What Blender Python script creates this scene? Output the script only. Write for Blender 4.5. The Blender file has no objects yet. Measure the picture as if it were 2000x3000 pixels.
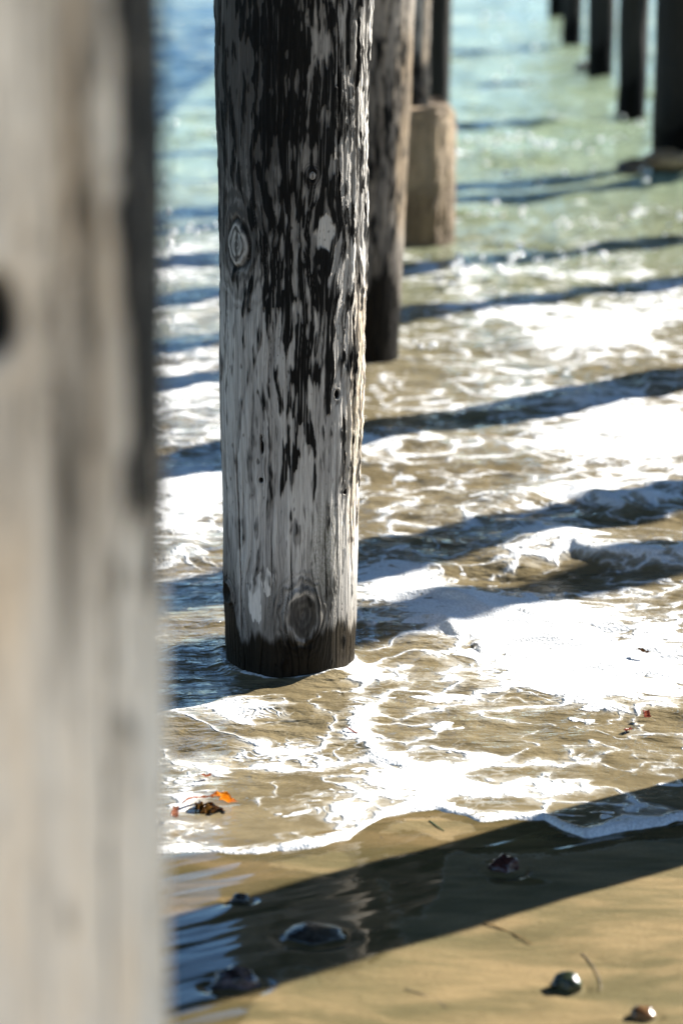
import bpy, bmesh, math, random
import numpy as np
from mathutils import Vector, Matrix

S = bpy.context.scene
C = S.collection
R = math.radians

# ------------------------------------------------------------------ camera, world, sun, exposure
CAM_H, PITCH, FPX = 2.0, R(14.9), 7083.0          # eye height, downward pitch, focal length in px of a 2000x3000 frame
cd = bpy.data.cameras.new('camera'); cam = bpy.data.objects.new('camera', cd); C.objects.link(cam)
cam.location = (0, 0, CAM_H); cam.rotation_euler = (R(90) - PITCH, 0, 0)
cd.sensor_fit = 'VERTICAL'; cd.sensor_height = 36; cd.sensor_width = 24; cd.lens = 85
cd.clip_start = 0.05; cd.clip_end = 20000
cd.dof.use_dof = True; cd.dof.focus_distance = 5.98; cd.dof.aperture_fstop = 2.2; cd.dof.aperture_blades = 0
S.camera = cam

SUN_AZ, SUN_EL = 54.5, 30.0                        # degrees clockwise from +Y; elevation
W = bpy.data.worlds.new('World'); S.world = W; W.use_nodes = True
wn = W.node_tree; bg = wn.nodes['Background']
sky = wn.nodes.new('ShaderNodeTexSky'); sky.sky_type = 'NISHITA'; sky.sun_disc = False
sky.sun_elevation = R(SUN_EL); sky.sun_rotation = R(SUN_AZ)
sky.air_density = 1.2; sky.dust_density = 0.0; sky.ozone_density = 7.0
wn.links.new(sky.outputs[0], bg.inputs[0]); bg.inputs[1].default_value = 0.077

sl = bpy.data.lights.new('sun', 'SUN'); sun = bpy.data.objects.new('sun', sl); C.objects.link(sun)
sl.energy = 5.0; sl.angle = R(0.5); sl.color = (1.0, 0.95, 0.86)
sdir = Vector((math.sin(R(SUN_AZ)) * math.cos(R(SUN_EL)), math.cos(R(SUN_AZ)) * math.cos(R(SUN_EL)), math.sin(R(SUN_EL))))
sun.rotation_euler = (-sdir).to_track_quat('-Z', 'Y').to_euler()
sun.location = sdir * 60

S.view_settings.view_transform = 'Standard'; S.view_settings.look = 'None'
S.view_settings.gamma = 1.0; S.view_settings.use_curve_mapping = False
S.view_settings.exposure = 1.85
S.render.engine = 'CYCLES'
S.cycles.use_denoising = True
S.cycles.max_bounces = 6; S.cycles.diffuse_bounces = 4; S.cycles.glossy_bounces = 3
S.cycles.caustics_reflective = False; S.cycles.caustics_refractive = False
S.cycles.sample_clamp_indirect = 6.0

# ------------------------------------------------------------------ numpy noise
def gnoise(x, y, seed=0, px=0):
    """2-D gradient noise, about -1..1; px = period along x in cells (0 = none)."""
    rng = np.random.RandomState(seed)
    perm = np.concatenate([rng.permutation(256)] * 2)
    a = rng.rand(256) * 2 * np.pi; gx, gy = np.cos(a), np.sin(a)
    xi = np.floor(x).astype(np.int64); yi = np.floor(y).astype(np.int64)
    fx = x - xi; fy = y - yi
    u = fx * fx * fx * (fx * (fx * 6 - 15) + 10); v = fy * fy * fy * (fy * (fy * 6 - 15) + 10)
    def corner(i, j):
        X = xi + i
        if px: X = np.mod(X, px)
        h = perm[(perm[X & 255] + ((yi + j) & 255)) & 511]
        h = h & 255
        return gx[h] * (fx - i) + gy[h] * (fy - j)
    n0 = corner(0, 0) * (1 - u) + corner(1, 0) * u
    n1 = corner(0, 1) * (1 - u) + corner(1, 1) * u
    return (n0 * (1 - v) + n1 * v) * 1.5

def fbm(x, y, octaves, seed=0, px=0, gain=0.5):
    t = 0; amp = 1.0
    for o in range(octaves):
        k = 2 ** o
        t = t + amp * gnoise(x * k, y * k, seed + 17 * o, px * k)
        amp *= gain
    return t

def unit(n):
    """noise -> roughly uniform 0..1"""
    return 1 / (1 + np.exp(-1.7 * (n - n.mean()) / (n.std() + 1e-9)))

def sstep(a, b, x):
    t = np.clip((x - a) / (b - a), 0, 1); return t * t * (3 - 2 * t)

# ------------------------------------------------------------------ ground shape and where things stand on it
SHORE = 5.05
def sand_z(x, y):
    x = np.asarray(x, float); y = np.asarray(y, float)
    up = 0.03 * (SHORE - y)
    z = np.where(y < SHORE, np.minimum(up, 1.0 + 0.01 * (SHORE - y)), np.maximum(-0.05 * (y - SHORE), -4.0))
    return z

def ground(px, py, z=None):
    """a point of the beach or the water, given as seen in a 1568-wide view of the place"""
    X = px * 2000 / 1568; Y = py * 2000 / 1568
    dx = (X - 1000) / FPX; dz = -(Y - 1500) / FPX
    d = (dx, math.cos(PITCH) + dz * math.sin(PITCH), -math.sin(PITCH) + dz * math.cos(PITCH))
    zz = 0.0 if z is None else z
    for _ in range(4):
        t = (zz - CAM_H) / d[2]
        x, y = d[0] * t, d[1] * t
        if z is None: zz = float(max(sand_z(x, y), 0.0))
    return x, y, zz

def view_xy(x, y, z=0.0):
    """inverse of ground()"""
    yy = y; zz = z - CAM_H
    depth = yy * math.cos(PITCH) - zz * math.sin(PITCH)
    v = yy * math.sin(PITCH) + zz * math.cos(PITCH)
    depth = np.maximum(depth, 0.3)
    return (x / depth * FPX + 1000) * 0.784, (1500 - v / depth * FPX) * 0.784

# ------------------------------------------------------------------ mesh and material helpers
def grid_mesh(name, P, wrap=False, attrs=None):
    """P: (rows, cols, 3)"""
    n, m, _ = P.shape
    idx = np.arange(n * m).reshape(n, m)
    if wrap:
        a = idx[:-1, :]; b = np.roll(idx, -1, 1)[:-1, :]; c = np.roll(idx, -1, 1)[1:, :]; d = idx[1:, :]
    else:
        a = idx[:-1, :-1]; b = idx[:-1, 1:]; c = idx[1:, 1:]; d = idx[1:, :-1]
    F = np.stack([a, b, c, d], -1).reshape(-1, 4)
    me = bpy.data.meshes.new(name)
    me.vertices.add(n * m); me.vertices.foreach_set('co', P.reshape(-1).astype(np.float32))
    me.loops.add(F.size); me.loops.foreach_set('vertex_index', F.reshape(-1).astype(np.int32))
    me.polygons.add(len(F)); me.polygons.foreach_set('loop_start', (np.arange(len(F)) * 4).astype(np.int32))
    me.polygons.foreach_set('use_smooth', np.ones(len(F), bool))
    for k, v in (attrs or {}).items():
        at = me.attributes.new(k, 'FLOAT', 'POINT'); at.data.foreach_set('value', np.asarray(v, np.float32).reshape(-1))
    me.update(calc_edges=True); me.validate()
    return me

def link(name, me, mat, parent=None):
    o = bpy.data.objects.new(name, me); C.objects.link(o)
    if mat: me.materials.append(mat)
    if parent: o.parent = parent
    return o

def tag(o, label, cat, group=None):
    o['label'] = label; o['category'] = cat
    if group: o['group'] = group
    return o

class NT:
    """small node-tree writer"""
    def __init__(s, name):
        s.m = bpy.data.materials.new(name); s.m.use_nodes = True
        s.t = s.m.node_tree; s.b = s.t.nodes['Principled BSDF']
    def n(s, typ, **kw):
        nd = s.t.nodes.new(typ)
        for k, v in kw.items(): setattr(nd, k, v)
        return nd
    def l(s, a, b): s.t.links.new(a, b)
    def put(s, sock, v):
        if hasattr(v, 'is_output') or isinstance(v, bpy.types.NodeSocket): s.l(v, sock)
        else:
            if sock.type == 'RGBA' and not isinstance(v, (int, float)) and len(v) == 3: v = (*v, 1)
            sock.default_value = v
    def math(s, op, a, b=0.0, c=0.0, clamp=False):
        nd = s.n('ShaderNodeMath', operation=op, use_clamp=clamp)
        for i, v in enumerate((a, b, c)): s.put(nd.inputs[i], v)
        return nd.outputs[0]
    def attr(s, name): return s.n('ShaderNodeAttribute', attribute_name=name).outputs['Fac']
    def coords(s, scale=(1, 1, 1), vec=None, rot=(0, 0, 0)):
        mp = s.n('ShaderNodeMapping'); mp.inputs['Scale'].default_value = scale; mp.inputs['Rotation'].default_value = rot
        if vec is None: vec = s.n('ShaderNodeTexCoord').outputs['Object']
        s.l(vec, mp.inputs['Vector']); return mp.outputs[0]
    def noise(s, vec, scale=1.0, detail=4, rough=0.5, dist=0.0, out='Fac'):
        nd = s.n('ShaderNodeTexNoise'); s.l(vec, nd.inputs['Vector'])
        nd.inputs['Scale'].default_value = scale; nd.inputs['Detail'].default_value = detail
        nd.inputs['Roughness'].default_value = rough; nd.inputs['Distortion'].default_value = dist
        return nd.outputs[out]
    def mix(s, f, a, b):
        nd = s.n('ShaderNodeMix', data_type='RGBA'); s.put(nd.inputs[0], f); s.put(nd.inputs[6], a); s.put(nd.inputs[7], b)
        return nd.outputs[2]
    def mul(s, a, b):
        nd = s.n('ShaderNodeMix', data_type='RGBA', blend_type='MULTIPLY'); nd.inputs[0].default_value = 1
        s.put(nd.inputs[6], a); s.put(nd.inputs[7], b); return nd.outputs[2]
    def grey(s, v):
        nd = s.n('ShaderNodeCombineColor')
        for i in range(3): s.put(nd.inputs[i], v)
        return nd.outputs[0]
    def step(s, x, a, b, lo=0.0, hi=1.0):
        nd = s.n('ShaderNodeMapRange', interpolation_type='SMOOTHSTEP')
        s.put(nd.inputs[0], x)
        for i, v in ((1, a), (2, b), (3, lo), (4, hi)): s.put(nd.inputs[i], v)
        return nd.outputs[0]
    def lin(s, x, a, b, lo=0.0, hi=1.0):
        nd = s.n('ShaderNodeMapRange')
        s.put(nd.inputs[0], x)
        for i, v in ((1, a), (2, b), (3, lo), (4, hi)): s.put(nd.inputs[i], v)
        return nd.outputs[0]
    def bump(s, h, dist, strength=1.0, normal=None):
        nd = s.n('ShaderNodeBump'); s.put(nd.inputs['Height'], h); nd.inputs['Distance'].default_value = dist
        s.put(nd.inputs['Strength'], strength)
        if normal is not None: s.l(normal, nd.inputs['Normal'])
        return nd.outputs[0]
    def set(s, **kw):
        for k, v in kw.items(): s.put(s.b.inputs[k.replace('_', ' ')], v)
        return s.m

# ------------------------------------------------------------------ materials
def mat_sand():
    t = NT('wet_sand')
    P = t.coords()
    streak = t.noise(t.coords((1.3, 5.0, 1), rot=(0, 0, R(28))), 2.2, 5, 0.6, 0.6)
    blot = t.noise(P, 2.3, 4, 0.55, 0.4)
    grain = t.noise(P, 900, 2, 0.7)
    grain2 = t.noise(P, 260, 2, 0.6)
    dry = t.attr('dry')
    grit = t.step(t.noise(P, 170, 2, 0.5), .64, .70)
    col = t.mix(t.step(streak, 0.38, 0.66), (0.108, 0.088, 0.042), (0.212, 0.154, 0.078))
    col = t.mix(t.step(blot, 0.42, 0.7, 0, 0.65), col, (0.098, 0.086, 0.042))
    col = t.mul(col, t.grey(t.lin(grain, 0.25, 0.75, 0.72, 1.28)))
    col = t.mul(col, t.grey(t.lin(grain2, 0.3, 0.7, 0.86, 1.14)))
    col = t.mix(t.math('MULTIPLY', grit, .5), col, (.07, .055, .035))
    col = t.mix(dry, col, t.mix(streak, (0.40, 0.33, 0.22), (0.54, 0.45, 0.31)))  # pale dry sand behind the viewer, added for warm bounce light
    film = t.attr('film')
    edge = t.noise(t.coords((1, 1.0, 1)), 30, 4, 0.65, 0.5)
    f = t.step(t.math('ADD', film, t.math('MULTIPLY', t.math('SUBTRACT', edge, 0.5), 0.8)), 0.32, 0.64)
    col = t.mul(col, t.mix(f, (1, 1, 1), (0.68, 0.67, 0.64)))
    rip = t.noise(t.coords((1, 2.2, 1), rot=(0, 0, R(20))), 14, 4, 0.6, 1.0)
    nb = t.bump(rip, 0.004, t.lin(f, 0, 1, 0.9, 0.075))
    nb = t.bump(grain2, 0.0008, t.lin(f, 0, 1, 0.9, 0.05), nb)
    return t.set(Base_Color=col, Roughness=t.lin(f, 0, 1, 0.62, 0.045), IOR=1.34, Normal=nb, Specular_IOR_Level=t.lin(f, 0, 1, 0.10, 0.5))

def mat_water():
    t = NT('shallow_water')
    P = t.coords()
    far = t.attr('deep'); dens = t.attr('foam')
    wx = t.noise(P, 1.7, 3, 0.55, 0, 'Color')
    wx2 = t.noise(P, 7.0, 2, 0.5, 0, 'Color')
    def warp(vec, w, amt):
        sub = t.n('ShaderNodeVectorMath', operation='SUBTRACT'); t.l(w, sub.inputs[0]); sub.inputs[1].default_value = (.5, .5, .5)
        sc = t.n('ShaderNodeVectorMath', operation='SCALE'); t.l(sub.outputs[0], sc.inputs[0]); sc.inputs['Scale'].default_value = amt
        ad = t.n('ShaderNodeVectorMath', operation='ADD'); t.l(vec, ad.inputs[0]); t.l(sc.outputs[0], ad.inputs[1]); return ad.outputs[0]
    Q = warp(warp(P, wx, 0.34), wx2, 0.07)
    r1 = t.math('ABSOLUTE', t.math('SUBTRACT', t.noise(t.coords((.9, 1.1, 1), Q), 5.2, 2.5, 0.45), 0.5))
    r2 = t.math('ABSOLUTE', t.math('SUBTRACT', t.noise(t.coords((.8, 1.3, 1), Q), 13.0, 2, 0.5), 0.5))
    r3 = t.math('ABSOLUTE', t.math('SUBTRACT', t.noise(t.coords((.5, 1.4, 1), Q), 22.0, 2, 0.5), 0.5))
    fine = t.noise(P, 75, 3, 0.6)
    web = t.math('MINIMUM', r1, t.math('ADD', r2, t.lin(dens, 0.1, 0.6, 0.055, 0.015)))
    web = t.math('MINIMUM', web, t.math('ADD', r3, t.lin(dens, 0.1, 0.6, 0.06, 0.035)))
    web = t.math('ADD', web, t.math('MULTIPLY', t.math('SUBTRACT', fine, 0.5), 0.045))
    cell = t.n('ShaderNodeTexVoronoi'); t.l(Q, cell.inputs['Vector']); cell.inputs['Scale'].default_value = 48
    web = t.math('ADD', web, t.math('MULTIPLY', t.math('SUBTRACT', 0.45, cell.outputs['Distance']), 0.035))
    w = t.lin(dens, 0, 1, -0.02, 0.17)
    spot = t.noise(t.coords((.75, 1.35, 1), Q), 8.5, 3, 0.5)
    spot = t.step(t.math('ADD', spot, t.lin(dens, 0.0, 0.6, -0.10, 0.08)), 0.605, 0.625)
    foam = t.math('MAXIMUM', t.step(t.math('SUBTRACT', w, web), -0.012, 0.026), spot)
    foam = t.math('MULTIPLY', foam, t.step(t.math('ADD', fine, t.math('MULTIPLY', dens, .5)), .34, .62, .62, 1.0))
    # scum: thin translucent foam between the thick patches
    thin = t.step(t.math('SUBTRACT', t.math('ADD', w, t.lin(dens, 0.03, .25, 0.0, 0.045)), web), -0.02, 0.05)
    murk = t.noise(t.coords((1, 2.0, 1), Q), 5.0, 4, 0.6)
    near_c = t.mix(t.step(murk, 0.3, 0.7), (0.120, 0.095, 0.053), (0.195, 0.157, 0.092))
    far_c = t.mix(t.step(murk, 0.3, 0.7), (0.165, 0.215, 0.13), (0.27, 0.335, 0.23))
    col = t.mix(far, near_c, far_c)
    col = t.mix(t.math('MULTIPLY', thin, 0.30), col, (0.75, 0.74, 0.7))
    bub = t.n('ShaderNodeTexVoronoi'); t.l(P, bub.inputs['Vector']); bub.inputs['Scale'].default_value = 150
    col = t.mix(foam, col, t.mix(t.step(bub.outputs['Distance'], 0.2, 0.7), (0.80, 0.81, 0.82), (0.62, 0.63, 0.64)))
    n1 = t.noise(t.coords((1, 2.4, 1), rot=(0, 0, R(-8))), 9, 4, 0.5, 0.3)
    n2 = t.noise(t.coords((1, 1.6, 1)), 60, 3, 0.6, 0.2)
    calm = t.attr('calm')
    st = t.math('MULTIPLY', t.lin(foam, 0, 1, 1.0, 0.5), calm)
    nb = t.bump(n1, 0.024, st)
    nb = t.bump(n2, 0.0036, t.math('MULTIPLY', st, t.lin(murk, .3, .7, .2, 1.3)), nb)
    chop = t.noise(t.coords((1, .8, 1)), 13, 1, 0.5)
    nb = t.bump(t.math('MULTIPLY', t.step(chop, 0.60, 0.74), t.attr('chop')), 0.013, 1.0, nb)
    nb = t.bump(t.math('ADD', foam, t.math('MULTIPLY', t.math('MULTIPLY', bub.outputs['Distance'], foam), -0.35)), 0.006, 0.9, nb)
    return t.set(Base_Color=col, Roughness=t.math('ADD', t.lin(foam, 0, 1, 0.045, 0.62), t.math('MULTIPLY', t.attr('chop'), 0.07)), IOR=1.34, Normal=nb, Specular_IOR_Level=t.lin(foam, 0, 1, 0.5, 0.2))

def mat_wood(name, light=(0.54, 0.51, 0.47), mid=(0.215, 0.20, 0.183), dark=(0.055, 0.05, 0.045), tarcol=(0.005, 0.0048, 0.0045), fine=1.0):
    t = NT(name)
    tone, tar, wet, stain = t.attr('tone'), t.attr('tar'), t.attr('wet'), t.attr('stain')
    P = t.coords((1, 1, 0.045))
    g = t.noise(P, 170, 4, 0.65)
    g2 = t.noise(P, 480, 2, 0.6)
    speck = t.noise(t.coords((1, 1, 0.5)), 260, 3, 0.6)
    v = t.math('ADD', tone, t.math('MULTIPLY', t.math('SUBTRACT', g, 0.5), 0.55 * fine))
    col = t.mix(t.step(v, 0.05, 0.5), dark, mid)
    col = t.mix(t.step(v, 0.35, 0.95), col, light)
    col = t.mul(col, t.grey(t.lin(g2, 0.3, 0.7, 0.82, 1.18)))
    col = t.mix(t.math('MULTIPLY', stain, 0.75, clamp=True), col, t.mul(col, (1.15, 0.82, 0.42)))
    moss = t.attr('moss')
    col = t.mix(t.math('MULTIPLY', moss, t.step(speck, 0.35, 0.65), clamp=True), col, (0.085, 0.085, 0.03))
    tc = t.mix(t.step(g, 0.45, 0.75), tarcol, tuple(min(1, c * 2.6) for c in tarcol))
    col = t.mix(tar, col, tc)
    col = t.mix(wet, col, t.mul(col, (0.040, 0.034, 0.024)))
    h = t.math('ADD', t.math('MULTIPLY', g, 1.0), t.math('MULTIPLY', speck, 0.35))
    nb = t.bump(h, 0.0022, 0.9)
    ro = t.math('SUBTRACT', t.math('SUBTRACT', 0.78, t.math('MULTIPLY', tar, 0.22)), t.math('MULTIPLY', wet, 0.25), clamp=True)
    return t.set(Base_Color=col, Roughness=ro, Normal=nb, Specular_IOR_Level=t.lin(t.math('MAXIMUM', tar, wet), 0, 1, 0.3, 0.07))

def mat_concrete():
    t = NT('rough_concrete')
    P = t.coords()
    a = t.noise(P, 6, 5, 0.6); b = t.noise(P, 60, 3, 0.6)
    drip = t.noise(t.coords((1, 1, 0.12)), 14, 4, 0.6)
    z = t.n('ShaderNodeSeparateXYZ'); t.l(t.n('ShaderNodeTexCoord').outputs['Object'], z.inputs[0])
    wet = t.step(t.math('ADD', z.outputs['Z'], t.math('MULTIPLY', a, 0.25)), 0.62, 0.28)
    col = t.mix(t.step(a, 0.35, 0.65), (0.20, 0.142, 0.085), (0.34, 0.25, 0.155))
    col = t.mix(t.step(drip, 0.40, 0.70, 0, 0.6), col, (0.10, 0.07, 0.044))
    col = t.mul(col, t.grey(t.lin(b, 0.3, 0.7, 0.75, 1.2)))
    col = t.mix(wet, col, t.mul(col, (0.5, 0.45, 0.38)))
    nb = t.bump(t.math('ADD', b, a), 0.012, 0.8)
    return t.set(Base_Color=col, Roughness=0.8, Normal=nb)

def mat_stone(name, c1, c2, scale=40, rough=0.12):
    t = NT(name)
    P = t.coords()
    a = t.noise(P, scale, 5, 0.65, 0.8); b = t.noise(P, scale * 5, 3, 0.6)
    col = t.mix(t.step(a, 0.38, 0.62), c1, c2)
    col = t.mul(col, t.grey(t.lin(b, 0.3, 0.7, 0.7, 1.3)))
    return t.set(Base_Color=col, Roughness=rough, Normal=t.bump(b, 0.0015, 0.6), IOR=1.45)

def mat_weed(name, c1, c2, trans=0.3):
    t = NT(name)
    a = t.noise(t.coords(), 70, 4, 0.6, 0.6)
    col = t.mix(t.step(a, 0.35, 0.65), c1, c2)
    t.set(Base_Color=col, Roughness=0.18, IOR=1.4, Normal=t.bump(a, 0.002, 0.6))
    if trans:
        tr = t.n('ShaderNodeBsdfTranslucent'); t.l(col, tr.inputs['Color'])
        mx = t.n('ShaderNodeMixShader'); mx.inputs[0].default_value = trans
        t.l(t.b.outputs[0], mx.inputs[1]); t.l(tr.outputs[0], mx.inputs[2])
        t.l(mx.outputs[0], t.t.nodes['Material Output'].inputs['Surface'])
    return t.m

M_SAND = mat_sand(); M_WATER = mat_water()
M_WOOD = mat_wood('weathered_post_wood')
M_BEIGE = mat_wood('pale_beige_post_wood', (0.76, 0.70, 0.61), (0.44, 0.395, 0.335), (0.11, 0.095, 0.075))
M_DARK = mat_wood('creosoted_post_wood', (0.09, 0.062, 0.042), (0.022, 0.018, 0.015), (0.009, 0.008, 0.0075))
M_CONC = mat_concrete()

# ------------------------------------------------------------------ setting: sand and sea
def waterline(x):
    """distance from the camera of the thin swash edge, per x (a smooth scalloped curve)"""
    pts = [(-60, 1990), (-10, 1985), (240, 1975), (375, 1962), (470, 1968), (560, 1967), (640, 1955), (720, 1950), (800, 1932), (850, 1896),
           (880, 1880), (940, 1862), (1000, 1856), (1060, 1872), (1100, 1885), (1180, 1884), (1250, 1884), (1290, 1905), (1340, 1918), (1400, 1912),
           (1470, 1898), (1568, 1880), (1700, 1890), (1900, 1880), (2300, 1890)]
    q = np.array([ground(*p)[:2] for p in pts])
    base = np.interp(x, q[:, 0], q[:, 1])
    return base + 0.014 * fbm(x * 9, x * 0, 2, 5) + 0.004 * fbm(x * 31, x * 0 + x * 7, 3, 6) * (.4 + sstep(-.3, .5, gnoise(x * 5, x * 0, 9)))

def line_field(x, y, line):
    """signed distance (towards the camera is negative) to a polyline, and a mask that fades at its ends"""
    L = np.array([ground(*p)[:2] for p in line])
    best = np.full(x.shape, 1e9); sign = np.ones(x.shape)
    for a, b in zip(L[:-1], L[1:]):
        d = b - a; t = np.clip(((x - a[0]) * d[0] + (y - a[1]) * d[1]) / (d @ d), 0, 1)
        ex = x - a[0] - t * d[0]; ey = y - a[1] - t * d[1]; q = np.hypot(ex, ey)
        sg = np.where(d[0] * (y - a[1]) - d[1] * (x - a[0]) > 0, 1.0, -1.0)
        sign = np.where(q < best, sg, sign); best = np.minimum(best, q)
    end = np.minimum(np.hypot(x - L[0, 0], y - L[0, 1]), np.hypot(x - L[-1, 0], y - L[-1, 1]))
    tot = np.hypot(*(L[1:] - L[:-1]).T).sum()
    return best * sign, sstep(0, .3 * tot, end)

POSTS_IN_WATER = [(-0.14, 6.0, 0.172)]
def build_sea():
    # rows follow even steps of the view angle so that near water is modelled finest
    ang = np.concatenate([np.linspace(R(27.6), R(2.6), 900), np.geomspace(R(2.55), R(0.02), 70)])
    ys = CAM_H / np.tan(ang)
    uc = np.linspace(-1, 1, 620)
    ug = np.geomspace(1.02, 160, 46)
    u = np.concatenate([-ug[::-1], uc, ug]) * 0.19
    Y = np.repeat(ys[:, None], len(u), 1); X = (Y * 1.02 + 0.3) * u[None, :]
    d = Y - waterline(X)                                  # distance behind the swash edge
    grow = sstep(0.0, 1.2, d); out = sstep(8, 18, Y)
    Z = 0.022 * grow * fbm(X * 1.1 + 3, Y * 2.6 + 0.25 * X, 3, 11)
    Z += 0.006 * sstep(0.02, .5, d) * fbm(X * 5.5, Y * 9 + X, 3, 12)
    Z += (0.035 * out) * fbm(X * 0.5, Y * 1.1 - .15 * X, 3, 13)
    Z += 0.05 * sstep(16, 40, Y) * fbm(X * 0.16, Y * 0.5, 2, 14)
    Z += 0.030 * sstep(12, 22, Y) * fbm(X * 0.55, Y * 2.3 + .2 * X, 2, 15)
    Z *= np.clip(1 - (Y - 150) / 600, 0, 1)
    # foam density as it lies on the water, in patches
    vx, vy = view_xy(X, Y)
    D = np.full_like(X, 0.17)
    D = np.where(vy < 640, -0.06 + 0.23 * sstep(470, 640, vy), D)
    D = np.where(vy < 330, -.08, D)
    D = D + 0.15 * fbm(X * 2.2, Y * 2.0, 3, 21)
    for (cx, cy, rx, ry, wgt) in [
        (1440, 1000, 190, 95, .72), (1330, 760, 170, 70, .60), (1250, 1230, 130, 55, .45), (1330, 1500, 280, 95, .82), (1180, 1425, 200, 50, .65),
        (1010, 1400, 190, 35, .5), (1450, 1580, 160, 60, .5), (900, 1320, 110, 45, .6), (980, 1030, 130, 40, .1), (930, 930, 120, 30, .15),
        (430, 600, 90, 40, .6), (430, 900, 90, 60, .6), (430, 1150, 80, 110, .65), (450, 1090, 70, 40, .3), (560, 1640, 90, 32, .55), (660, 1740, 160, 36, .6), (440, 1790, 80, 60, .55),
        (760, 1850, 120, 35, .4), (900, 1800, 110, 28, .4), (830, 1650, 35, 60, .55), (1000, 1800, 80, 28, .5), (1180, 1820, 150, 24, .55), (1130, 1760, 130, 25, .25), (1480, 1850, 130, 40, .1),
        (1000, 1640, 150, 65, -.10), (900, 1520, 150, 35, -.12), (690, 1600, 160, 30, -.14), (1000, 1130, 140, 50, -.08), (960, 860, 90, 25, -.1), (1200, 1690, 160, 40, -.1), (540, 1880, 60, 25, -.3),
        (1350, 1310, 110, 25, -.2), (1050, 1250, 170, 25, -.2), (760, 1890, 60, 15, -.1), (450, 1480, 70, 110, -.28), (600, 1580, 110, 25, -.2), (1500, 700, 90, 60, .25), (1150, 720, 120, 22, .25)]:
        D += .62 * wgt * np.exp(-(((vx - cx) / rx) ** 2 + ((vy - cy) / ry) ** 2) ** 1.5)
    # small breaking crests
    for line, hgt, wid, fo in [
        ([(1010, 1235), (1150, 1175), (1260, 1135), (1310, 1130), (1400, 1160), (1600, 1130), (1800, 1110)], .035, .13, .22),
        ([(1050, 1330), (1200, 1290), (1310, 1270), (1400, 1290), (1600, 1300), (1850, 1290)], .035, .10, .2),
        ([(820, 1010), (900, 960), (1050, 950), (1300, 920), (1600, 880), (1900, 860)], .020, .16, .0),
        ([(815, 1400), (900, 1378), (1000, 1372), (1090, 1395), (1150, 1410)], .022, .06, .3),
        ([(1000, 1440), (1040, 1452), (1075, 1475)], .014, .03, .2),
        ([(800, 1625), (840, 1690), (900, 1740), (960, 1770), (1030, 1795), (1100, 1830)], .009, .065, .42),
        ([(930, 690), (1100, 650), (1300, 640), (1600, 620)], .02, .2, .1),
        ([(380, 1040), (440, 1030), (500, 1035)], .015, .1, .1)]:
        s, ins = line_field(X, Y, line)
        s = s + 0.03 * gnoise(X * 6, Y * 6, 31)
        prof = np.where(s < 0, np.exp(-(s / (wid * .45)) ** 2), np.exp(-(s / (wid * 1.6)) ** 2))
        Z += hgt * ins * prof
        D += fo * ins * np.exp(-(s / (wid * .5)) ** 2)
    # collar and wake where the water climbs the posts
    for (cx, cy, r) in POSTS_IN_WATER:
        rr = np.hypot(X - cx, Y - cy) - r
        th = np.arctan2(X - cx, -(Y - cy))
        D += np.where(rr < .05, -.25, 0) * (th < .9); D += 0.8 * np.exp(-(np.clip(rr, 0, 9) / 0.008) ** 2) * (0.7 + .6 * gnoise(th * 3, th * 0, 3))
        D += 0.55 * np.exp(-(((X - cx - r - .02) / .05) ** 2 + ((Y - cy + .09) / .06) ** 2))
        Z += 0.012 * np.exp(-(np.clip(rr, 0, 9) / 0.025) ** 2)
    # swash edge: a rounded lip of foam running up the sand
    lip = np.exp(-((d - 0.018) / 0.016) ** 2) * (1 - .8 * np.exp(-((vx - 1060) / 130) ** 4))
    D = np.where(d < 0.012, 0.75, D); D += 0.6 * np.exp(-((d - 0.015) / 0.028) ** 2) * (.7 + .6 * gnoise(X * 9, Y * 2, 8))
    sz = np.maximum(sand_z(X, Y), -0.004)
    thick = 0.004 * sstep(-0.004, 0.02, d) + 0.0065 * lip * (.45 + .75 * sstep(-.5, .6, fbm(X * 7, Y * 3, 2, 19))) + 0.006 * sstep(.05, .6, d)
    Zs = sz + thick - 0.05 * sstep(0.004, -0.05, d)
    Z = Zs + Z * sstep(0.03, 0.5, d)
    P = np.stack([X, Y, Z], -1)
    deep = sstep(8.5, 18, Y + 1.5 * gnoise(X * .4, Y * .4, 41))
    calm = 0.25 + 0.75 * sstep(0.02, 0.7, d); calm = calm * (1 + 0.5 * sstep(9, 25, Y))
    me = grid_mesh('sea', P, False, {'foam': np.clip(D, 0, 1), 'deep': deep, 'calm': calm, 'chop': sstep(8.0, 12, Y) * (.35 + .65 * sstep(-.2, .5, fbm(X * .5, Y * .35, 2, 77)))})
    o = link('sea', me, M_WATER); o['kind'] = 'structure'
    return o

STONES = [  # view x, view y, half-width, half-depth, height, sink
    (1300, 2266, .032, .026, .030), (1474, 2334, .027, .020, .019), (1152, 1998, .044, .034, .036), (722, 2148, .062, .050, .020), (545, 2262, .050, .036, .036), (552, 2068, .024, .018, .016)]

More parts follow.
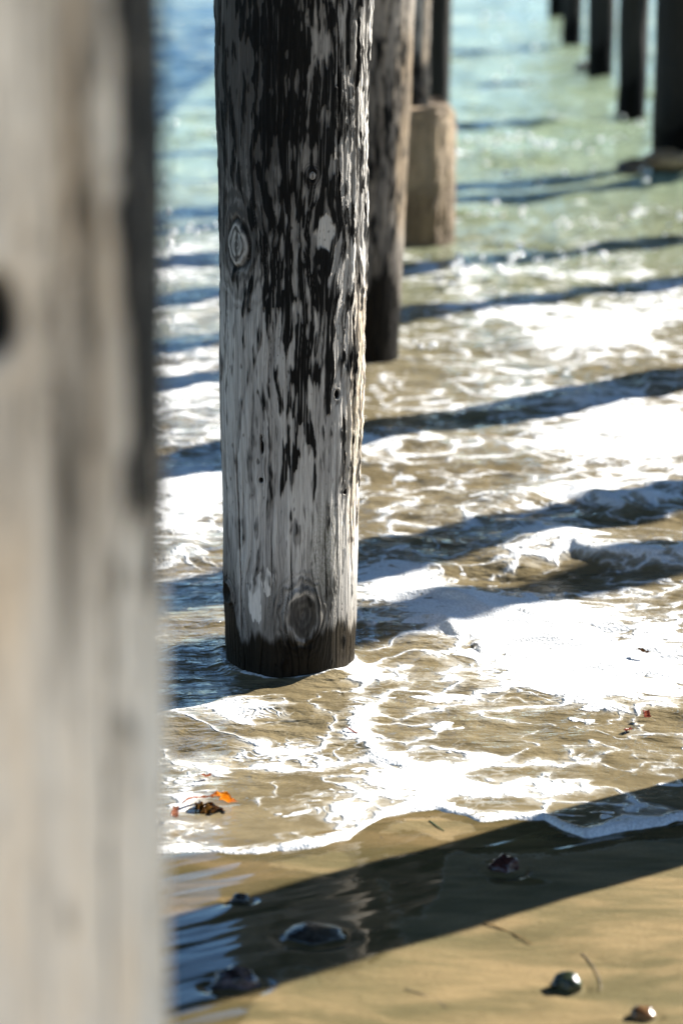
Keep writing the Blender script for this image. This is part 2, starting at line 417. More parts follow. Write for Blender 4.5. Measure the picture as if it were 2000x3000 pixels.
def build_beach():
    yn = np.linspace(3.0, 5.9, 620); ys = np.concatenate([-np.geomspace(300, 1, 24), np.linspace(-.9, 2.95, 40), yn, 5.9 + np.geomspace(.02, 120, 40)])
    xn = np.linspace(-1.1, 1.3, 520); xs = np.concatenate([-1.1 - np.geomspace(400, .02, 40), xn, 1.3 + np.geomspace(.02, 400, 40)])
    X, Y = np.meshgrid(xs, ys)
    Z = sand_z(X, Y) - 0.006 * sstep(SHORE, SHORE + .3, Y)
    Z = Z + 0.11 * np.clip(0.8 - Y, 0, 26)                  # unseen dry beach behind the viewer, raised to bounce more sun onto the posts
    near = np.exp(-((Y - 4.3) / 2.5) ** 2)
    ca, sa = math.cos(R(-30)), math.sin(R(-30))
    A = X * ca - Y * sa; B = X * sa + Y * ca
    Z = Z + near * (0.006 * fbm(X * 1.6, Y * 2.2, 3, 51) + 0.0022 * fbm(A * 2.5, B * 13, 3, 52))
    Z = Z + 0.05 * fbm(X * .2, Y * .2, 3, 53) * sstep(3, -4, Y)
    vx, vy = view_xy(X, Y, np.maximum(Z, 0))
    film = np.zeros_like(X)
    for (cx, cy, rx, ry, wgt) in [(420, 2040, 260, 90, 1.0), (480, 2190, 140, 150, 1.0), (690, 2090, 250, 90, .9), (720, 2200, 150, 70, .6), (900, 1960, 110, 60, .8), (965, 2010, 60, 90, .75),
                                  (1200, 1945, 260, 40, .45), (1500, 1900, 120, 30, .9), (1100, 1930, 70, 30, .4), (1190, 2025, 80, 12, .7), (860, 2170, 110, 40, .45), (430, 2330, 140, 120, .9), (1260, 1930, 180, 25, .5)]:
        film += wgt * np.exp(-(((vx - cx) / rx) ** 2 + ((vy - cy) / ry) ** 2) ** 2)
    film += 0.12 * fbm(A * 3, B * 9, 3, 54)
    dl = Y - waterline(X)
    film += 0.9 * sstep(-0.09, -0.0, dl)
    for (px, py, a, b, h) in STONES:
        x, y, z = ground(px, py)
        e = ((X - x) / (a * 1.25)) ** 2 + ((Y - y) / (b * 1.35)) ** 2
        Z -= 0.004 * np.exp(-((np.sqrt(e) - .9) / .25) ** 2) * (.3 + .7 * sstep(y + .02, y - .02, Y))
        tail = np.exp(-((X - x - (Y - y) * .5) / (a * .8)) ** 2) * sstep(y + .01, y - .03, Y) * np.exp(-np.clip(y - Y, 0, 9) / .10)
        Z += 0.003 * tail
        if py < 2264: film += 0.5 * np.exp(-((np.sqrt(e) - 1.0) / .3) ** 2) * (.2 + .8 * sstep(-.3, .4, gnoise(X * 30, Y * 30, 88)))
    P = np.stack([X, Y, Z], -1)
    o = link('beach_sand', grid_mesh('beach_sand', P, False, {'film': np.clip(film, 0, 1.1), 'dry': 1 - sstep(.3, 2.3, Y + .4 * gnoise(X, Y, 56))}), M_SAND); o['kind'] = 'structure'

def build_glints():
    # white blobs added on the water further out to stand in for sun glints
    rng = np.random.RandomState(12); bm = bmesh.new()
    spots = []
    for cx, cy, sx, sy, n in [(1120, 350, 130, 12, 26), (1260, 360, 90, 14, 20), (1050, 385, 12, 8, 10), (960, 552, 50, 5, 22), (1340, 545, 50, 12, 16), (1480, 330, 90, 40, 16), (1500, 530, 70, 22, 22), (1290, 420, 160, 30, 14), (1150, 100, 110, 90, 18),
                              (1250, 620, 200, 25, 22), (1100, 640, 120, 25, 14), (430, 330, 50, 25, 6), (430, 560, 50, 30, 12), (860, 815, 30, 6, 9), (1010, 830, 40, 8, 6), (1130, 520, 90, 14, 14), (1460, 260, 40, 60, 10)]:
        for _ in range(n): spots.append((cx + sx * rng.randn() * .7, cy + sy * rng.randn() * .7))
    for px, py in spots:
        x, y, _ = ground(px, max(py, 4), 0.0)
        r = rng.uniform(.007, .015) * (.35 + .05 * y) * rng.choice([.7, 1, 1.5])
        m = Matrix.Translation((x, y, .05 + .0015 * y + r * .5)) @ Matrix.Rotation(rng.rand() * 6, 4, 'Z') @ Matrix.Diagonal((r * rng.uniform(.9, 1.6), r, r * .9, 1))
        bmesh.ops.create_icosphere(bm, subdivisions=2, radius=1, matrix=m)
    for f in bm.faces: f.smooth = True
    me = bpy.data.meshes.new('glint_blobs'); bm.to_mesh(me); bm.free()
    t = NT('glint_white'); a = t.noise(t.coords(), 90, 3)
    o = link('glint_blobs', me, t.set(Base_Color=(.9, .9, .9), Roughness=.13, IOR=1.6, Normal=t.bump(a, .004, .5)))
    o['kind'] = 'stuff'; o['label'] = 'scattered white blobs added as sun glints on the choppy water'; o['category'] = 'sea spray'

build_sea(); build_beach(); build_glints()

# ------------------------------------------------------------------ pilings
def axis_fn(x0, y0, z0, tx, ty):
    return lambda z: (x0 + tx * (z - z0), y0 + ty * (z - z0))

def build_post(name, x, y, r0, r1, zb, zt, zfine, na, nz, mat, seed, tarfn=None, tonefn=None, wetz=0.12, tilt=(0, 0), knots=(), cracks=(), holes=(), stainfn=None, mossfn=None, lump=.006, grain=.0009, fz=1.0, rag=0.0):
    """one timber post; theta 0 faces the camera (-Y); returns a mesh object"""
    z = np.concatenate([np.linspace(zb, zfine, nz), np.linspace(zfine, zt, 24)[1:]])
    th = np.linspace(-math.pi, math.pi, na, endpoint=False)
    TH, Zz = np.meshgrid(th, z)
    U = (TH / (2 * math.pi) + .5)                      # 0..1 around
    rad = r0 + (r1 - r0) * np.clip(Zz / 1.7, -0.2, 3)
    circ = 2 * math.pi * r0
    warp_u = 0.012 * gnoise(U * 6, Zz * 2.2 * fz, seed + 1, 6) + 0.004 * gnoise(U * 20, Zz * 7, seed + 2, 20)
    Uw = U + warp_u
    tone = np.zeros_like(U) + (tonefn(TH, Zz) if tonefn else 0.55)
    disp = lump * fbm(U * 5, Zz * 1.6, 3, seed + 3, 5)
    tar = np.zeros_like(U); stain = np.zeros_like(U)
    kmask = np.zeros_like(U); kd = []
    for (t0, z0, a, b, kind) in knots:
        du = ((TH - t0 + math.pi) % (2 * math.pi) - math.pi) * r0; dv = Zz - z0
        rho = np.sqrt((du / a) ** 2 + (dv / b) ** 2) * (1 + .12 * gnoise(TH * 9, Zz * 30, seed + 40))
        kd.append((rho, kind, du, a))
        Uw = Uw - du / circ * np.exp(-(rho / 1.6) ** 2) * 0.85
    cu = int(round(circ / 0.011)); Um = np.mod(Uw, 1.0)
    g = fbm(Um * cu, Zz * 2.0 * fz, 3, seed + 5, cu)
    g2 = fbm(Um * cu * 3, Zz * 5.0 * fz, 2, seed + 6, cu * 3)
    big = fbm(Um * 7, Zz * 1.2, 3, seed + 7, 7)
    tone = tone + 0.13 * g + 0.11 * g2 + 0.14 * big
    disp = disp + grain * (g + .6 * g2)
    # fine checks: thin dark vertical splits
    chk = 1 - np.abs(fbm(Um * int(cu * .6), Zz * 1.1 * fz, 2, seed + 8, int(cu * .6)))
    chk = sstep(.965, .995, chk) * sstep(-.1, .5, gnoise(U * 9, Zz * 2.5, seed + 9, 9) + .15)
    disp = disp - 0.0022 * chk; tone = tone - 0.45 * chk
    # short pits
    pit = sstep(.62, .85, gnoise(Um * int(circ / .012), Zz * 34, seed + 10, int(circ / .012)))
    tone = tone - 0.35 * pit; disp = disp - .0012 * pit
    # ragged, splintered sun side (big fluted ridges)
    if rag:
        w = rag * sstep(.55, 1.0, TH) * (1 - sstep(2.4, 2.9, TH)) * sstep(0.15, .7, Zz)
        fl = fbm(Um * 34, Zz * 2.4, 3, seed + 60, 34)
        disp = disp + w * (0.0045 * fl - .006 * sstep(.7, .95, 1 - np.abs(fl)) + .003 * fbm(Um * 60, Zz * 26, 2, seed + 61, 60))
        tone = tone - .3 * w * sstep(.75, .97, 1 - np.abs(fl))  # shade in the flute grooves painted into the tone
    if tarfn is not None:
        T0 = tarfn(TH, Zz)
        n = fbm(Um * 48, Zz * 6.5, 3, seed + 12, 48, .6)
        n2 = fbm(Um * 13, Zz * 3.2, 2, seed + 13, 13)
        q = unit(n + .30 * n2 + .25 * fbm(Um * 110, Zz * 16, 2, seed + 18, 110))
        m = T0 - q + 0.10 * fbm(Um * 90, Zz * 28, 2, seed + 14, 90)
        tar = sstep(-.09, .07, m)
        disp = disp + 0.0022 * tar + .0008 * tar * gnoise(Um * 80, Zz * 40, seed + 15, 80)
        halo = sstep(-.30, -.0, m) * (1 - tar); tone = tone - .36 * halo * (.4 + .9 * sstep(-.4, .5, g)); tar = tar * (1 - .45 * sstep(.35, .9, g2))
    for rho, kind, du, a in kd:
        ring = .5 + .5 * np.sin(rho * 17 + 1.5 * gnoise(TH * 12, Zz * 14, seed + 41))
        core = 1 - sstep(.85, 1.02, rho); edge = np.exp(-((rho - 1.12) / .16) ** 2); outer = np.exp(-((rho - 1.55) / .4) ** 2)
        if kind == 'pale':
            tone = tone * (1 - core) + core * (.44 + .24 * ring + .12 * gnoise(TH * 30, Zz * 30, seed + 42) - .6 * np.exp(-((du / a + .12 * gnoise(Zz * 40, Zz * 0, seed + 43)) / .09) ** 2) * (rho < .75) - .5 * (rho < .16) - .35 * np.exp(-((rho - .62 - .1 * gnoise(TH * 8, Zz * 9, seed + 47)) / .05) ** 2))
            tone = tone - .25 * np.exp(-((rho - 2.2) / .9) ** 2) * (.5 + .5 * np.sin(rho * 9))
            tar = tar * (1 - core) * (1 - .0 * edge) ; tar = np.maximum(tar, .85 * edge); tone = tone - .2 * outer * (.5 + .5 * ring)
            disp = disp + .003 * core - .004 * edge + .002 * outer
        elif kind == 'chip':
            c = 1 - sstep(.75, .95, rho + .25 * gnoise(TH * 22, Zz * 22, seed + 44))
            tar = tar * (1 - c); tone = tone * (1 - c) + c * (.75 - .5 * sstep(.5, .7, gnoise(TH * 60, Zz * 50, seed + 45)))
            disp = disp - .003 * c
        elif kind == 'dark':
            tone = tone * (1 - core) + core * (.12 + .12 * ring); tone = tone - .30 * outer * ring + .22 * np.exp(-((rho - 1.0) / .10) ** 2) * (Zz > 0)
            disp = disp - .006 * (1 - sstep(0, .8, rho)) + .006 * edge + .002 * outer * ring
        elif kind == 'hole':
            tar = np.maximum(tar, 1 - sstep(.7, 1.0, rho)); disp = disp - .012 * (1 - sstep(.3, 1.0, rho)) + .0015 * edge
        elif kind == 'patch':
            c = 1 - sstep(.7, .85, rho + .45 * fbm(TH * 14, Zz * 16, 3, seed + 46)); kmask = np.maximum(kmask, c)
    for (t0, za, zb_, wdt, dep, sl) in cracks:
        tt = t0 + sl * (Zz - za) + .02 * gnoise(Zz * 3, Zz * 0, seed + 70) + .008 * gnoise(Zz * 17, Zz * 0, seed + 71)
        ends = sstep(za, za + .12, Zz) * (1 - sstep(zb_ - .12, zb_, Zz))
        du = np.abs(TH - tt) * r0
        c = (1 - sstep(wdt * .4, wdt, du)) * ends
        disp = disp - dep * c; tone = tone - .8 * c; tar = np.maximum(tar, .8 * c)
    wl = Zz - (wetz(TH) if callable(wetz) else wetz) + 0.035 * fbm(U * 40, Zz * 3 + 5, 3, seed + 16, 40) + .02 * gnoise(U * 9, Zz * 4, seed + 17, 9)
    wet = (1 - sstep(-.025, .035, wl)) * (1 - .85 * kmask)
    dampz = .62 * (1 - sstep(-.02, .30, wl + .07 * big + .03 * g)) * (1 - kmask); wet = np.clip(np.maximum(wet, dampz), 0, 1)
    tone = tone + .28 * kmask
    if stainfn: stain = np.clip(stainfn(TH, Zz) * (0.6 + .8 * sstep(-.2, .6, g)), 0, 1)
    moss = np.clip(mossfn(TH, Zz), 0, 1) if mossfn else np.zeros_like(U)
    rr = rad + disp
    cx = x + tilt[0] * Zz; cy = y + tilt[1] * Zz
    P = np.stack([cx + rr * np.sin(TH), cy - rr * np.cos(TH), Zz], -1)
    me = grid_mesh(name, P, True, dict(tone=np.clip(tone, 0, 1), tar=np.clip(tar, 0, 1), wet=wet, stain=stain, moss=moss))
    return link(name, me, mat)

PILE_G = 'timber pilings holding up the pier'
DECK_Z = 6.0

# --- the sharp post in the middle
MX, MY = -0.135, 6.0
def main_pt(px, py):
    c = 677 - 20 * py / 1500; hw = 180 - 29 * py / 1500
    f = max(-.98, min(.98, (px - c) / hw)); t = math.asin(f)
    yy = MY - .175 * math.cos(t)
    Y = py * 2000 / 1568; dz = -(Y - 1500) / FPX
    k = yy / (math.cos(PITCH) + dz * math.sin(PITCH))
    return t, CAM_H + k * (-math.sin(PITCH) + dz * math.cos(PITCH))
def main_kn(px, py, wpx, hpx, kind):
    t, z = main_pt(px, py); s = 1.2755 / FPX * 6.0
    return (t, z, wpx * s / max(.45, math.cos(t)), hpx * s * 1.05, kind)
_rows = [0, 150, 300, 450, 560, 650, 800, 950, 1080, 1200, 1300]
_cols = [-.95, -.6, -.3, 0, .3, .6, .95]
_tab = np.array([[.22, .34, .72, .86, .68, .60, .16], [.20, .32, .76, .84, .72, .56, .14], [.18, .30, .80, .85, .84, .62, .10], [.15, .26, .72, .74, .78, .62, .20],
                 [.14, .26, .68, .76, .84, .52, .18], [.06, .14, .50, .66, .64, .44, .12], [.01, .04, .30, .60, .62, .38, .10], [.0, .02, .08, .52, .60, .36, .10],
                 [.0, .0, .03, .52, .24, .28, .10], [.0, .0, .0, .16, .08, .14, .06], [.0] * 7])
_rz = np.array([main_pt(660, p)[1] for p in _rows])
def main_tar(TH, Z):
    f = np.sin(TH); back = np.cos(TH) < 0
    zi = np.interp(Z, _rz[::-1], np.arange(len(_rows))[::-1]); ci = np.interp(f, _cols, np.arange(7))
    i = np.clip(zi.astype(int), 0, len(_rows) - 2); j = np.clip(ci.astype(int), 0, 5); a = zi - i; b = ci - j
    v = (_tab[i, j] * (1 - a) + _tab[i + 1, j] * a) * (1 - b) + (_tab[i, j + 1] * (1 - a) + _tab[i + 1, j + 1] * a) * b
    return np.where(back, v * .6, v)
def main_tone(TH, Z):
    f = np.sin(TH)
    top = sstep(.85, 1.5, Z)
    t = .58 - .42 * top * (1 - sstep(-.35, .25, f)) - .10 * top + .26 * sstep(.5, .85, f)  # right edge lightened: the sunlit strip is painted into the tone
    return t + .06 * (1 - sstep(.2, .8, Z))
def main_wet(TH):
    f = np.sin(TH)
    return .120 + .13 * (1 - sstep(-.97, -.70, f)) + .055 * sstep(.1, .7, f) * (1 - sstep(.75, .95, f))
tilt_main = (0.012, 0)
mk = [main_kn(545, 560, 23, 48, 'pale'), main_kn(746, 532, 22, 44, 'chip'), main_kn(717, 402, 7, 9, 'pale'), main_kn(690, 1415, 34, 52, 'dark'), main_kn(517, 1362, 11, 22, 'dark'),
      main_kn(597, 1103, 6, 7, 'hole'), main_kn(600, 1028, 5, 18, 'hole'), main_kn(598, 1008, 3, 12, 'hole'), main_kn(582, 1375, 22, 60, 'patch'), main_kn(612, 1340, 20, 34, 'patch'),
      main_kn(789, 1130, 5, 8, 'hole'), main_kn(770, 905, 7, 12, 'hole')]
def mc(px, y0, y1, w, dep, px1=None):
    t0, z0 = main_pt(px1 or px, y1); t1, z1 = main_pt(px, y0)
    return (t0, z0, z1, w, dep, (t1 - t0) / (z1 - z0))
crk = [mc(541, 1000, 1490, .0028, .008, 549), mc(806, 700, 1330, .004, .010, 800), mc(790, 950, 1200, .003, .008, 782), mc(742, 1180, 1420, .0018, .005), mc(664, 1230, 1420, .0018, .004),
       mc(778, 60, 500, .003, .008, 776), mc(822, 40, 700, .005, .012, 812), mc(620, 1190, 1400, .0014, .004), mc(515, 900, 1230, .0016, .004, 517)]
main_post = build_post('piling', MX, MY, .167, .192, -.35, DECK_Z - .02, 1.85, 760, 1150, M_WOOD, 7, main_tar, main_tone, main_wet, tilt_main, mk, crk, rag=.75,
    stainfn=lambda TH, Z: .55 * np.exp(-((np.sin(TH) - .93) / .12) ** 2) * sstep(.2, .5, Z) * (1 - sstep(.9, 1.1, Z)) + .4 * np.exp(-((np.sin(TH) - .85) / .2) ** 2) * (1 - sstep(.05, .2, Z)),
    mossfn=lambda TH, Z: .55 * np.exp(-((np.sin(TH) - .55) / .25) ** 2 - ((Z - .33) / .14) ** 2) + .5 * np.exp(-((np.sin(TH) - .9) / .1) ** 2 - ((Z - .62) / .16) ** 2))
tag(main_post, 'sharp weathered grey post with black tar flakes and knots, standing in the foam', 'piling', PILE_G)

# --- the pale post close to the camera
def near_tone(TH, Z):
    f = np.sin(TH)
    t = .66 + .34 * (1 - sstep(1.25, 1.62, Z)) + .16 * fbm(TH * 2.6 + 4, Z * 3.0, 3, 91) + .12 * gnoise(TH * 7, Z * 4, 92)  # lower part lightened to paint in bounce from the lit sand
    return t - .35 * np.exp(-((f - .70) / .10) ** 2) * sstep(1.25, 1.5, Z) - .18 * np.exp(-((Z - 1.44) / .06) ** 2) * (1 - sstep(.1, .6, f)) - .30 * np.exp(-((f - .62) / .05) ** 2 - ((Z - 1.52) / .16) ** 2) - .25 * np.exp(-((f - .50) / .04) ** 2) * (1 - sstep(1.25, 1.45, Z))
def near_tar(TH, Z):
    f = np.sin(TH)
    return 1.1 * sstep(.76, .90, f) * sstep(1.40, 1.66, Z) + .45 * np.exp(-((f - .93) / .05) ** 2) * sstep(1.32, 1.5, Z)
near_post = build_post('piling', -0.349, 2.0, .183, .183, -.2, DECK_Z - .02, 2.0, 320, 560, M_BEIGE, 33, near_tar, near_tone, -.1, (.010, 0),
    knots=[(.37, 1.668, .026, .042, 'hole')], cracks=[(.9, 1.0, 1.5, .003, .004, .05)],
    stainfn=lambda TH, Z: np.clip(.05 + .55 * fbm(TH * 3.1, Z * 2.5, 3, 95), 0, 1))
tag(near_post, 'pale beige post filling the left edge, nearest of all and out of focus', 'piling', PILE_G)

# --- second, third and fourth post of the same row
p2 = build_post('piling', 0.085, 10.08, .155, .185, -.6, DECK_Z - .02, 2.0, 240, 420, M_WOOD, 52,
    lambda TH, Z: .16 + .16 * sstep(.4, 1.0, Z) * (1 - sstep(1.1, 1.4, Z)) * (1 - sstep(.75, .9, np.sin(TH))) - .12 * sstep(.7, .9, np.sin(TH)), lambda TH, Z: .34 + .14 * sstep(1.1, 1.5, Z), lambda TH: .30 + .1 * np.sin(TH * 3), (.022, 0),
    stainfn=lambda TH, Z: .35 + 1.0 * sstep(.55, .95, np.sin(TH)) * sstep(.45, .7, Z) * (1 - sstep(1.25, 1.4, Z)))
tag(p2, 'grey post with rust brown right side, half hidden behind the sharp post', 'piling', PILE_G)
p3 = build_post('piling', 0.358, 13.45, .122, .122, -.6, DECK_Z - .02, 2.2, 160, 260, M_WOOD, 71,
    lambda TH, Z: 0.75 * (1 - sstep(.95, 1.05, Z)) + .2, lambda TH, Z: .5, -.5, (.004, 0), stainfn=lambda TH, Z: 1.2 * np.exp(-((np.sin(TH) - .82) / .12) ** 2))
tag(p3, 'weathered post with a rust streak, rising out of the concrete jacket', 'piling', PILE_G)
p4 = build_post('piling', 0.645, 17.05, .115, .118, -.8, DECK_Z - .02, 2.4, 140, 220, M_DARK, 81, None, lambda TH, Z: .25, .25, (-.004, 0))
tag(p4, 'black post standing directly behind the concrete jacket', 'piling', PILE_G)

def dark_post(x, y, r, seed, label, tilt=(0, 0)):
    o = build_post('piling', x, y, r, r * 1.06, -1.5, DECK_Z - .02, 2.4, 130, 220, M_DARK, seed, None, lambda TH, Z: .24 + .2 * sstep(.6, 1, np.sin(TH)), lambda TH: .34 + .06 * np.sin(TH * 2), tilt, lump=.01)  # right side paler: sunlit edge painted into the tone
    tag(o, label, 'piling', PILE_G)
    return o
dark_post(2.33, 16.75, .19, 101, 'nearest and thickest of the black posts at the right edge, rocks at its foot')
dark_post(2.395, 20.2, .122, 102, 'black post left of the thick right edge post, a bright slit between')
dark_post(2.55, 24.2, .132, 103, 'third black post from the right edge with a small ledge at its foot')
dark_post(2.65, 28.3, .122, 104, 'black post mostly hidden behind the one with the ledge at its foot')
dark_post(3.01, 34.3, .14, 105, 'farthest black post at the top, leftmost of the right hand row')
# --- posts of the pier, plus a last one added for shade, beyond the right edge; their shadows cross the water and the sand
ca_, sa_ = math.cos(R(SUN_AZ)), math.sin(R(SUN_AZ))
cs = lambda q, r: ca_ * q[0] - sa_ * q[1] - r
casters = [(1.75, -3.555, .185), (1.95, cs((1.33, 9.32), .15), .15), (2.14, cs((1.87, 13.19), .14), .14), (3.95, cs((1.67, 11.84), .13), .13), (3.7, cs((1.08, 7.47), .15), .15), (5.45, cs((.98, 6.78), .12), .12), (4.1, -11.8, .14), (3.5, -1.81, .215)]  # last entry is added only to shade the near post
words = ['post beyond the right edge whose shadow crosses the sand', 'post beyond the right edge shadowing the water behind the sharp post', 'post beyond the right edge shadowing the water by the concrete jacket',
         'outer row post shadowing the water beside the second post', 'outer row post shadowing the broken water right of the sharp post', 'outermost post shadowing the foam at the foot of the sharp post', 'outer row post shadowing the open green water', 'unseen stout post added to keep the sun off the pale near post']
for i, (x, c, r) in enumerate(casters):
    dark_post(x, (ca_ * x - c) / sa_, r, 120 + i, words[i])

# --- concrete jacket round the third post
def concrete_jacket():
    bm = bmesh.new()
    n = 18; R0 = .275; cx, cy = 0.358, 13.45
    ring = []
    zs = [-.6, -.1, .15, .4, .64, .72, .74]
    for zi, z in enumerate(zs):
        rr = R0 * (1.0 if zi < 5 else (.985 if zi == 5 else .93))
        ring.append([bm.verts.new((cx + rr * math.sin(2 * math.pi * (k + .5) / n + .12), cy - rr * math.cos(2 * math.pi * (k + .5) / n + .12), z + (.03 * math.sin(k * 1.3) if zi > 3 else 0))) for k in range(n)])
    for a, b in zip(ring[:-1], ring[1:]):
        for k in range(n): bm.faces.new((a[k], a[(k + 1) % n], b[(k + 1) % n], b[k]))
    bm.faces.new(ring[-1])
    bmesh.ops.subdivide_edges(bm, edges=bm.edges[:], cuts=3, use_grid_fill=True)
    random.seed(3)
    for v in bm.verts:
        k = .006; v.co += Vector((random.uniform(-k, k), random.uniform(-k, k), random.uniform(-k, k) if v.co.z > .55 else 0))
    bmesh.ops.recalc_face_normals(bm, faces=bm.faces[:])
    me = bpy.data.meshes.new('concrete_jacket'); bm.to_mesh(me); bm.free()
    o = link('concrete_jacket', me, M_CONC)
    tag(o, 'squat sandy concrete jacket with a chipped top, wrapped round a post in the water', 'concrete jacket')
concrete_jacket()

# --- deck overhead: unseen, its outline widened to keep sky light off the sand
def bm_box(bm, p0, p1, shear=0.0):
    vs = [bm.verts.new((x + shear * y, y, z)) for z in (p0[2], p1[2]) for y in (p0[1], p1[1]) for x in (p0[0], p1[0])]
    for f in ((0, 2, 3, 1), (4, 5, 7, 6), (0, 1, 5, 4), (2, 6, 7, 3), (0, 4, 6, 2), (1, 3, 7, 5)): bm.faces.new([vs[i] for i in f])
def mat_board():
    t = NT('deck_timber'); a = t.noise(t.coords((.3, 6, 6)), 6, 5, .6)
    return t.set(Base_Color=t.mix(a, (.02, .017, .014), (.07, .06, .048)), Roughness=.85, Normal=t.bump(a, .004, .7))
M_BOARD = mat_board()
def deck():
    root = bpy.data.objects.new('pier_deck', None); C.objects.link(root); root.location = (2, 20, DECK_Z)
    tag(root, 'dark timber pier deck overhead, unseen and widened to block sky light', 'pier deck')
    inv = Matrix.Translation(-root.location)
    bm = bmesh.new(); y = -5.0
    while y < 46:
        x0 = -13.0 if y < 16.5 else -1.0; x1 = 16.0 if 0 < y < 3.6 else 5.75  # landward width and right-hand wing added only to block sky light
        bm_box(bm, (x0, y, DECK_Z + .32), (x1, y + .235, DECK_Z + .40), .05); y += .25
    me = bpy.data.meshes.new('deck_boards'); bm.transform(inv); bm.to_mesh(me); bm.free(); link('deck_boards', me, M_BOARD, root)
    for x in (-12.5, -10, -7.5, -5.5, -3.2, -.8, 1.0, 2.6, 4.2, 5.5):
        bm = bmesh.new(); bm_box(bm, (x, -4.9, DECK_Z), (x + .15, 45.8 if x > -1 else 16.4, DECK_Z + .315), .05)
        me = bpy.data.meshes.new('stringer'); bm.transform(inv); bm.to_mesh(me); bm.free(); link('stringer', me, M_BOARD, root)
deck()

# ------------------------------------------------------------------ stones, weed, twigs
def stone(name, px, py, a, b, h, mat, seed, label, cat='stone', angular=0.0, rot=0.0, sink=.3):
    x, y, z = ground(px, py)
    bm = bmesh.new(); bmesh.ops.create_icosphere(bm, subdivisions=4, radius=1); a *= .88; b *= .88; h *= .8
    rng = np.random.RandomState(seed)
    planes = [(Vector(rng.randn(3)).normalized(), rng.uniform(.62, .85)) for _ in range(11)]
    for v in bm.verts:
        p = v.co.copy()
        if angular:
            for n_, d_ in planes:
                e = p.dot(n_) - d_
                if e > 0: p -= n_ * e * angular
        n0 = float(fbm(np.array([p.x * 1.3 + seed]), np.array([p.y * 1.3 + p.z]), 3, seed)[0])
        p *= 1 + .16 * n0
        v.co = Vector((p.x * a, p.y * b, p.z * h))
    for f in bm.faces: f.smooth = True
    me = bpy.data.meshes.new(name); bm.to_mesh(me); bm.free()
    o = link(name, me, mat); o.location = (x, y, z + h * (1 - 2 * sink) * .45); o.rotation_euler = (0, 0, rot)
    tag(o, label, cat); return o
SG = 'stones washed onto the wet sand'
st = mat_stone
stone('pebble', *STONES[0], st('green_black_stone', (.010, .014, .010), (.045, .06, .035)), 1, 'glossy green black pebble alone on the sunlit sand', 'pebble')
stone('pebble', *STONES[1], st('brown_stone', (.05, .025, .012), (.20, .11, .05)), 2, 'small brown pebble at the bottom right corner of the beach', 'pebble')
stone('stone', *STONES[2], st('dark_red_stone', (.022, .010, .010), (.06, .025, .024)), 3, 'angular dark red stone in the shadow, wet sand around it', angular=1.0)
stone('stone', *STONES[3], st('grey_black_stone', (.018, .018, .018), (.05, .048, .042)), 4, 'broad flat black stone half sunk in the shaded wet sand', sink=.35)
stone('stone', *STONES[4], st('purple_black_stone', (.012, .009, .010), (.10, .085, .10), 22), 5, 'lumpy purple black stone in shadow beside the blue wet patch', angular=.6)
stone('stone', *STONES[5], st('small_black_stone', (.012, .012, .012), (.05, .045, .04)), 6, 'small black stone on the far edge of the shadow', angular=.4)

def rock(px, py, a, b, h, mat, seed, label, z):
    x, y, _ = ground(px, py, 0.0)
    o = stone('rock', px, py, a, b, h, mat, seed, label, 'rock', .7); o.location = (x, y, z)
MUS = st('mussel_covered_rock', (.02, .018, .022), (.22, .16, .11), 12, .35)
rock(1450, 396, .14, .10, .08, MUS, 8, 'low purple brown rock left of the thick black post', .03)
rock(1538, 394, .24, .10, .10, st('tan_rock', (.20, .13, .07), (.36, .25, .14), 10, .5), 9, 'low tan rock in front of the thick black post', .07)
rock(1338, 165, .10, .10, .10, MUS, 10, 'small dark ledge of rock at the foot of a far black post', .02)

def blade(name, pts, widths, mat, label, lift=.01, cat='seaweed', thick=.0018, curl=.3):
    """a leaf-like strip with a little thickness along view points"""
    Pn = [Vector(ground(*p)) for p in pts]; n = 14; L = []
    for i in range(n + 1):
        t = i / n * (len(Pn) - 1); k = min(int(t), len(Pn) - 2); f = t - k
        p = Pn[k].lerp(Pn[k + 1], f); w = np.interp(i / n, np.linspace(0, 1, len(widths)), widths)
        L.append((p, w))
    bm = bmesh.new(); rows = []
    for i, (p, w) in enumerate(L):
        d = (L[min(i + 1, n)][0] - L[max(i - 1, 0)][0]).normalized(); s = Vector((-d.y, d.x, 0)).normalized()
        zz = lift * (.8 + .2 * math.sin(i * .45)) + .008
        row = []
        for j in range(5):
            q = (j - 2) / 2
            row.append(bm.verts.new(p + s * (q * w) + Vector((0, 0, zz + curl * w * q * q + .18 * w * math.sin(i * 1.7 + q * 2)))))
        rows.append(row)
    for a, b in zip(rows[:-1], rows[1:]):
        for j in range(4): bm.faces.new((a[j], a[j + 1], b[j + 1], b[j]))
    g = bmesh.ops.solidify(bm, geom=bm.faces[:], thickness=thick)
    for f in bm.faces: f.smooth = True
    bmesh.ops.recalc_face_normals(bm, faces=bm.faces[:])
    me = bpy.data.meshes.new(name); bm.to_mesh(me); bm.free()
    return tag(link(name, me, mat), label, cat)
ORANGE = mat_weed('orange_kelp', (.72, .24, .01), (.80, .34, .02), .4)
BROWN = mat_weed('brown_kelp', (.05, .022, .010), (.12, .06, .012), .1)
RUST = mat_weed('rust_kelp', (.30, .07, .02), (.45, .14, .04), .3)
RED = mat_weed('red_weed', (.20, .045, .03), (.30, .09, .055), .2)
blade('kelp', [(486, 1856), (512, 1855), (546, 1868)], [.009, .018, .003], ORANGE, 'bright orange kelp blade floating in the foam', .024, curl=.1)
blade('kelp', [(448, 1866), (472, 1864), (502, 1874)], [.014, .034, .016], BROWN, 'dark brown kelp frond under the bright orange blade', .014, curl=-.5)
blade('kelp', [(418, 1868), (440, 1858), (462, 1850), (488, 1850)], [.002, .005, .006, .004], RUST, 'thin rust coloured kelp strip left of the orange blade', .018)
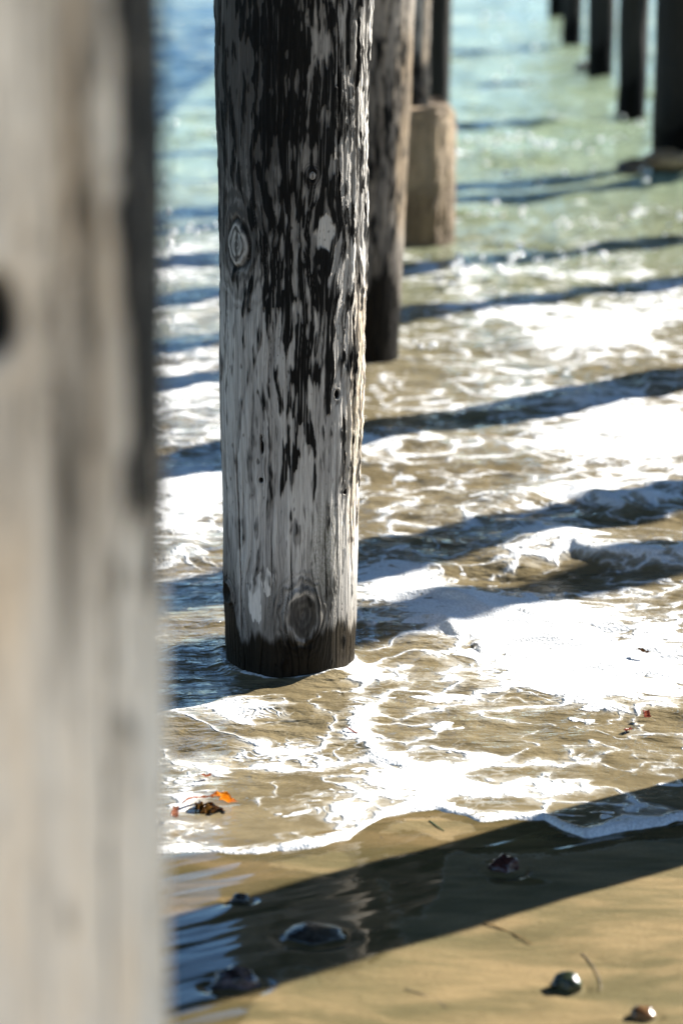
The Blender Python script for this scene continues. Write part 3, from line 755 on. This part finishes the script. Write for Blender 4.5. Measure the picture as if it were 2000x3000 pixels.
blade('kelp', [(402, 1905), (405, 1880)], [.008, .006], RUST, 'curled rust scrap of kelp beside the pale near post', .025)
blade('kelp', [(460, 1795), (472, 1798), (486, 1792)], [.003, .006, .004], RUST, 'small rust scrap of kelp in white foam above the orange blade', .010)
blade('seaweed', [(1480, 1655), (1486, 1668)], [.007, .009], RED, 'red scrap of seaweed upright in the foam on the right', .02)
blade('seaweed', [(1434, 1690), (1450, 1684)], [.006, .006], RED, 'flat dull red seaweed scrap left of the upright red one', .006)
blade('seaweed', [(1462, 1502), (1476, 1508), (1492, 1510)], [.006, .009, .004], BROWN, 'brown green scrap of weed on the broad white foam', .008)
blade('seaweed', [(795, 1680), (810, 1690), (822, 1694)], [.002, .003, .002], RED, 'thin red strand of weed beside the curved foam ridge', .004)

def twig(pts, r, mat, label, lift=-.0009, name='twig'):
    Pn = [Vector(ground(*p)) + Vector((0, 0, lift + r)) for p in pts]
    cv = bpy.data.curves.new(name, 'CURVE'); cv.dimensions = '3D'; cv.bevel_depth = r; cv.bevel_resolution = 2; cv.resolution_u = 6
    sp = cv.splines.new('NURBS'); sp.points.add(len(Pn) - 1); sp.order_u = 3; sp.use_endpoint_u = True
    for i, p in enumerate(Pn): sp.points[i].co = (*p, 1); sp.points[i].radius = 1 - .5 * i / len(Pn)
    tmp = bpy.data.objects.new('tmp', cv); C.objects.link(tmp)
    me = bpy.data.meshes.new_from_object(tmp.evaluated_get(bpy.context.evaluated_depsgraph_get())); me.name = name
    bpy.data.objects.remove(tmp); bpy.data.curves.remove(cv)
    return tag(link(name, me, mat), label, 'twig')
TW = mat_weed('dark_twig', (.04, .03, .02), (.10, .07, .045), 0); TO = mat_weed('orange_twig', (.18, .11, .04), (.30, .18, .07), 0); TG = mat_weed('grey_twig', (.16, .13, .09), (.26, .21, .15), 0)
twig([(866, 1898), (868, 1915), (882, 1932), (892, 1946), (908, 1958)], .0012, TW, 'thin dark twig at the edge of the foam')
twig([(1110, 2118), (1150, 2134), (1190, 2150), (1220, 2168)], .0015, TO, 'orange brown twig just below the shadow')
twig([(1335, 2190), (1362, 2215), (1378, 2248), (1380, 2275)], .0011, TG, 'pale grey stalk above right of the green black pebble')
twig([(930, 2270), (970, 2285), (1010, 2300), (1024, 2315)], .0010, TG, 'faint bent stalk half buried in the sand left of the green black pebble')
twig([(1500, 2065), (1540, 2090), (1580, 2110)], .0011, TW, 'fine dark root on the sand at the right edge')
twig([(985, 1885), (1000, 1896), (1020, 1910)], .0014, mat_weed('green_strand', (.03, .07, .03), (.06, .12, .05), .1), 'thin green strand on the sand below the foam edge')
